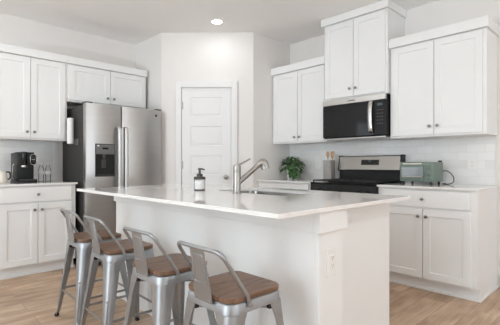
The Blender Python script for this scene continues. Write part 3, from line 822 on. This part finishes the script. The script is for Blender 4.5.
def onback(x0, x1, z0, z1, off):
    def yy(z): return -0.104 + (z-1.046)*(0.022/0.146) - off
    b = NB(); loft(b, [[(x0, yy(z0)+0.002, z0), (x1, yy(z0)+0.002, z0), (x1, yy(z1)+0.002, z1), (x0, yy(z1)+0.002, z1)], [(x0, yy(z0), z0), (x1, yy(z0), z0), (x1, yy(z1), z1), (x0, yy(z1), z1)]]); return b
dp = obj('clock_panel', onback(-0.085, 0.130, 1.098, 1.156, 0.0015), M['blackg'], bg_)
b = onback(0.005, 0.035, 1.136, 1.146, 0.003); obj('display', b, M['disp'], bg_)

# ------------------------------------------------------------------ toaster oven
t = thing('toaster_oven', 'sage green toaster oven with two dials on the countertop', 'toaster oven', (3.745, 1.492, 0.9142), RIGHT)
w, d, z0, z1 = 0.157, 0.125, 0.026, 0.214
obj('case', bx(-w, w, -d, d, z0, z1, 0.008, 3), M['sage'], t, 30)
yf = -d-0.0005
b = NB()
x0, x1 = -w+0.012, w-0.082
for q in ((x0, x1, z0+0.020, z0+0.036), (x0, x1, z1-0.048, z1-0.034), (x0, x0+0.010, z0+0.0362, z1-0.0482), (x1-0.010, x1, z0+0.0362, z1-0.0482)):
    box(b, q[0], q[1], yf-0.010, yf, q[2], q[3], 0.001)
dr = obj('door', b, M['sage'], t)
obj('door_glass', bx(x0+0.0102, x1-0.0102, yf-0.005, yf, z0+0.0365, z1-0.0485), M['smoke'], dr)
b = NB(); tube(b, fillet([(x0+0.012, yf-0.009, z0+0.048), (x0+0.012, yf-0.028, z0+0.048), (x1-0.012, yf-0.028, z0+0.048), (x1-0.012, yf-0.009, z0+0.048)], 0.01), 0.0062, 10)
obj('handle', b, M['steelh'], dr, 40)
b = NB(); box(b, x0+0.02, x1-0.02, yf-0.003, yf, z1-0.024, z1-0.012, 0.001); obj('nameplate', b, M['cream'], t)
for kz in (z0+0.140, z0+0.075):
    kb = lathe(NB(), [(0.022, yf), (0.022, yf-0.004), (0.018, yf-0.006), (0.016, yf-0.020), (0.012, yf-0.022), (0.002, yf-0.0225)], (w-0.038, 0, kz), 20, 'Y')
    box(kb, w-0.041, w-0.035, yf-0.026, yf-0.020, kz-0.015, kz+0.015, 0.002); obj('dial', kb, M['sage'], t, 40)
obj('indicator', lathe(NB(), [(0.005, yf), (0.005, yf-0.003), (0.001, yf-0.004)], (w-0.038, 0, z0+0.026), 10, 'Y'), M['black'], t, 40)
for fx in (-w+0.03, w-0.03):
    for fy in (-d+0.025, d-0.025):
        obj('foot', lathe(NB(), [(0.010, 0.0), (0.011, 0.004), (0.009, z0+0.001)], (fx, fy, 0), 12), M['rubber'], t, 40)
obj('wall_spacer', bx(w-0.030, w-0.004, d-0.05, d-0.012, z1, z1+0.014, 0.004), M['rubber'], t)
b = NB()
cordp = [(w-0.02, d-0.002, 0.12), (w+0.03, d+0.012, 0.128), (w+0.085, d+0.0, 0.085), (w+0.105, d-0.03, 0.030), (w+0.075, d-0.06, 0.006), (w+0.030, d-0.08, 0.006), (w+0.015, d-0.05, 0.007), (w+0.03, d-0.01, 0.006)]
tube(b, smooth_path(cordp, 8), 0.0042, 8); obj('power_cord', b, M['rubber'], t, 50)

# ------------------------------------------------------------------ potted plant
t = thing('potted_plant', 'trailing green pothos in a small white pot', 'plant', (3.775, 3.160, 0.9142))
obj('pot', lathe(NB(), [(0.040, 0), (0.044, 0.003), (0.056, 0.115), (0.057, 0.120), (0.053, 0.120), (0.050, 0.105), (0.004, 0.104)], n=28), M['pot'], t, 40)
obj('soil', lathe(NB(), [(0.049, 0.1045), (0.040, 0.110), (0.004, 0.112)], n=20), M['soil'], t, 40)
rnd = random.Random(11)
fol, stm = NB(), NB()
def leaf(bm, base, dirv, nrm, L):
    """heart-shaped leaf with a folded midrib and slight thickness"""
    X = dirv.normalized(); Z = (nrm - X*nrm.dot(X)).normalized(); Y = Z.cross(X)
    out = [(0.0, 0.0), (-0.10, 0.20), (0.0, 0.38), (0.22, 0.46), (0.48, 0.38), (0.75, 0.20), (1.0, 0.0)]
    def P(u, v, lift): return base + X*(u*L) + Y*(v*L) + Z*(lift*L)
    mid = [bm.verts.new(P(u, 0, -0.10*u*u)) for u in (0.0, 0.05, 0.2, 0.4, 0.62, 0.82, 1.0)]
    midb = [bm.verts.new(P(u, 0, -0.10*u*u-0.02)) for u in (0.0, 0.05, 0.2, 0.4, 0.62, 0.82, 1.0)]
    for s in (1, -1):
        e = [bm.verts.new(P(u, s*v, 0.10*v - 0.16*max(0, u)**2)) for u, v in out[1:-1]]
        for tri, rev in ((mid, False), (midb, True)):
            for k in range(len(e)-1):
                f = [tri[k+1], tri[k+2] if k+2 < 7 else tri[-1], e[k+1], e[k]]
                try: bm.faces.new(f)
                except ValueError: pass
            for f in ([tri[0], tri[1], e[0]], [tri[-2], tri[-1], e[-1]]):
                try: bm.faces.new(f)
                except ValueError: pass
for k in range(140):
    a = rnd.uniform(0, 2*PI); u = rnd.random()
    el = rnd.uniform(-0.75, 1.25) if u < 0.85 else rnd.uniform(-1.2, -0.6)
    R_ = 0.075 + 0.040*rnd.random()
    c = Vector((0, 0, 0.175))
    dv = Vector((math.cos(a)*math.cos(el), math.sin(a)*math.cos(el), math.sin(el)))
    p = c + Vector((dv.x*R_*1.0, dv.y*R_*1.55 - 0.015, dv.z*R_*1.10))
    if p.z < 0.135 and (math.hypot(p.x, p.y) < 0.066 or (p.x < 0.02 and -0.02 < p.y < 0.09)): continue
    if p.x > 0.125: p.x = 0.125
    g = Vector((dv.x, dv.y, dv.z*0.3 - 0.55)) + Vector((rnd.uniform(-.4, .4), rnd.uniform(-.4, .4), rnd.uniform(-.3, .3)))
    leaf(fol, p, g, Vector((dv.x, dv.y, dv.z+0.9)), rnd.uniform(0.042, 0.062))
    if k % 4 == 0:
        tube(stm, smooth_path([(rnd.uniform(-.02, .02), rnd.uniform(-.02, .02), 0.105), (p.x*0.45, p.y*0.45, max(0.14, p.z*0.8)+0.03), tuple(p)], 4), 0.0016, 5)
# a trailing strand over the side that hangs towards the counter
for s in range(5):
    y_ = -0.035 - 0.032*s
    path = smooth_path([(-0.035, y_*0.4, 0.125), (-0.075-0.006*s, y_, 0.120), (-0.085, y_-0.02, 0.07), (-0.080, y_-0.03, 0.025)], 5)
    tube(stm, path, 0.0016, 5)
    for q in path[5::3]:
        leaf(fol, Vector(q), Vector((-0.5+rnd.uniform(-.4, .4), rnd.uniform(-.8, .8), -0.5)), Vector((-1, rnd.uniform(-.4, .4), 0.6)), rnd.uniform(0.036, 0.052))
for v in fol.verts:
    if v.co.z < 0.004: v.co.z = 0.004
    if v.co.x > 0.175: v.co.x = 0.175
obj('foliage', fol, M['leaf'], t); obj('stems', stm, M['stem'], t, 50)

# ------------------------------------------------------------------ utensil crock and utensils
CX, CY = 3.800, 2.590
t = thing('utensil_crock', 'tall grey stoneware utensil holder beside the range', 'utensil holder', (CX, CY, 0.9142))
b = NB()
def cr(i, z): return [(x, y, z) for x, y in rrect(0.112-2*i, 0.112-2*i, 0.018, 5)]
loft(b, [cr(0.003, 0), cr(0, 0.004), cr(0, 0.237), cr(0.002, 0.240), cr(0.007, 0.240), cr(0.009, 0.02)])
obj('crock', b, M['crock'], t, 40)
def utensil(name, label, dx, dy, tilt, kind):
    t = thing(name, label, 'kitchen utensil', (CX+dx, CY+dy, 0.9142+0.027), 0, 'wooden utensils in the grey holder')
    lean = Vector((tilt[0], tilt[1], 1)).normalized()
    top = lean*0.245
    obj('handle', tube(NB(), [Vector((0, 0, 0)), lean*0.12, top], [0.006, 0.006, 0.0055], 10), M['beech'], t, 50)
    b = NB(); fr = []
    rows = [(0.0, 0.006), (0.016, 0.017), (0.036, 0.024), (0.058, 0.024), (0.076, 0.015), (0.083, 0.003)] if kind == 'spoon' else [(0.0, 0.006), (0.012, 0.020), (0.05, 0.026), (0.078, 0.028), (0.082, 0.026)]
    for s_, hw_ in rows:
        c = top + lean*(s_-0.008)
        fr.append([c + Vector((0.004*math.sin(q), 1, 0))*0 + Vector((0.005*math.cos(q), hw_*math.sin(q), 0)) for q in [2*PI*k/14 for k in range(14)]])
    loft(b, fr); obj('bowl' if kind == 'spoon' else 'blade', b, M['beech'], t, 40)
utensil('wooden_spoon', 'round-headed wooden spoon standing in the grey holder', 0.0, 0.010, (-0.02, 0.02), 'spoon')
utensil('wooden_spatula', 'flat-edged wooden spatula standing in the grey holder', 0.018, -0.022, (0.02, -0.03), 'spatula')

# ------------------------------------------------------------------ coffee corner
t = thing('coffee_maker', 'black single-serve coffee maker on the countertop', 'coffee maker', (1.040, 4.545, 0.9142), 0)
obj('base', bx(-0.105, 0.112, -0.15, 0.14, 0, 0.022, 0.005), M['black'], t, 40)
obj('drip_tray', bx(-0.080, 0.110, -0.152, -0.106, 0.0225, 0.036, 0.003), M['charcoal'], t, 40)
obj('tower', bx(-0.103, 0.085, -0.105, 0.14, 0.0225, 0.305, 0.010, 3), M['black'], t, 40)
b = NB(); prism(b, rrect(0.186, 0.13, 0.02, 5, -0.008, -0.066), 0.185, 0.310, 'Z'); obj('brew_head', b, M['black'], t, 40)
obj('reservoir', lathe(NB(), [(0.032, 0.150), (0.034, 0.153), (0.034, 0.312), (0.03, 0.315), (0.004, 0.316)], (-0.025, -0.118, 0), 24), M['blackg'], t, 40)
obj('chrome_band', lathe(NB(), [(0.0355, 0.158), (0.037, 0.160), (0.037, 0.176), (0.0355, 0.178)], (-0.025, -0.118, 0), 24), M['steelh'], t, 40)
b = NB(); loft(b, [[(0.067+x, y_, 0.235+z) for x, z in rrect(0.068*k, 0.108*k, 0.030*k, 6)] for y_, k in ((-0.131, 1.0), (-0.146, 1.0), (-0.149, 0.94))])
hd = obj('handle', b, M['blackg'], t, 40)
ring = [(0.067+x, -0.148, 0.235+z) for x, z in rrect(0.066, 0.106, 0.029, 6)]
obj('chrome_ring', tube(NB(), ring+[ring[0]], 0.0028, 8), M['steelh'], hd, 50)
obj('mark', bx(0.047, 0.087, -0.1502, -0.1494, 0.234, 0.240), M['mark'], hd)
b = tube(NB(), fillet([(-0.104, -0.02, 0.19), (-0.118, -0.02, 0.17), (-0.116, -0.02, 0.05), (-0.104, -0.02, 0.03)], 0.02), 0.006, 8)
obj('side_rail', b, M['steelh'], t, 40)

for o_ in list(bpy.data.objects):
    if o_.parent and (o_.parent == t or o_.parent.parent == t): o_.data.transform(Matrix.Diagonal((0.86, 1, 1.02, 1)))

def bottle(label, x, y):
    t = thing('water_bottle', label, 'bottle', (x, y, 0.9142), 0, 'small clear water bottles by the coffee maker')
    prof = [(0.022, 0.0), (0.028, 0.004), (0.029, 0.02), (0.027, 0.045), (0.029, 0.07), (0.029, 0.125), (0.026, 0.145), (0.014, 0.178), (0.0125, 0.182), (0.0125, 0.190)]
    obj('bottle', lathe(NB(), prof, n=20), M['pet'], t, 50)
    obj('cap', lathe(NB(), [(0.0145, 0.188), (0.0145, 0.202), (0.012, 0.204), (0.003, 0.2045)], n=16), M['label'], t, 40)
    obj('label', lathe(NB(), [(0.0294, 0.082), (0.0298, 0.083), (0.0298, 0.117), (0.0294, 0.118)], n=20), M['label'], t, 50)
bottle('clear water bottle with white label nearest the coffee maker', 1.218, 4.575)
bottle('clear water bottle with white label nearer the fridge, second from the coffee maker', 1.287, 4.575)

t = thing('milk_pitcher', 'cream pitcher with dark brown handle beside the coffee maker', 'pitcher', (0.840, 4.50, 0.9142), 0)
b = lathe(NB(), [(0.040, 0), (0.045, 0.004), (0.046, 0.05), (0.036, 0.10), (0.035, 0.115), (0.038, 0.125), (0.035, 0.125), (0.032, 0.11), (0.042, 0.05), (0.004, 0.008)], n=24)
obj('body', b, M['cream'], t, 50)
obj('handle', tube(NB(), smooth_path([(0.034, -0.01, 0.112), (0.062, -0.012, 0.108), (0.070, -0.012, 0.07), (0.062, -0.012, 0.045), (0.044, -0.01, 0.038)], 5), 0.0075, 10), M['brown'], t, 50)

# ------------------------------------------------------------------ ceiling light and added fill downlights
def downlight(label, x, y, power):
    t = thing('recessed_light', label, 'ceiling light', (x, y, CE), 0)
    obj('trim_ring', lathe(NB(), [(0.060, -0.006), (0.078, -0.007), (0.088, -0.004), (0.089, -0.0005), (0.060, -0.0005)], n=36), M['trim'], t, 40)
    obj('lens', lathe(NB(), [(0.056, -0.0075), (0.058, -0.0065), (0.0595, -0.0062)], n=32, cap0=True, cap1=False), M['lamp'], t, 40)
    l = bpy.data.lights.new('downlight', 'AREA'); l.shape = 'DISK'; l.size = 0.11; l.energy = power; l.color = (0.96, 0.985, 1.0)
    lo = bpy.data.objects.new('downlight', l); COL.objects.link(lo); lo.location = (x, y, CE-0.012)
downlight('lit round recessed downlight in the ceiling in front of the pantry', 2.72, 3.375, 2)
downlight('added unseen fill downlight in the ceiling in front of the range', 2.2, 1.45, 3)  # out-of-view lamp added to lift counters and base cabinets
downlight('added unseen fill downlight in the ceiling above the stools', 0.85, 3.3, 8)  # added out of view to brighten the floor and coffee corner
downlight('added unseen fill downlight in the ceiling by the island end', 1.5, -1.0, 20)  # added out of view as fill for the lower range-wall cabinets
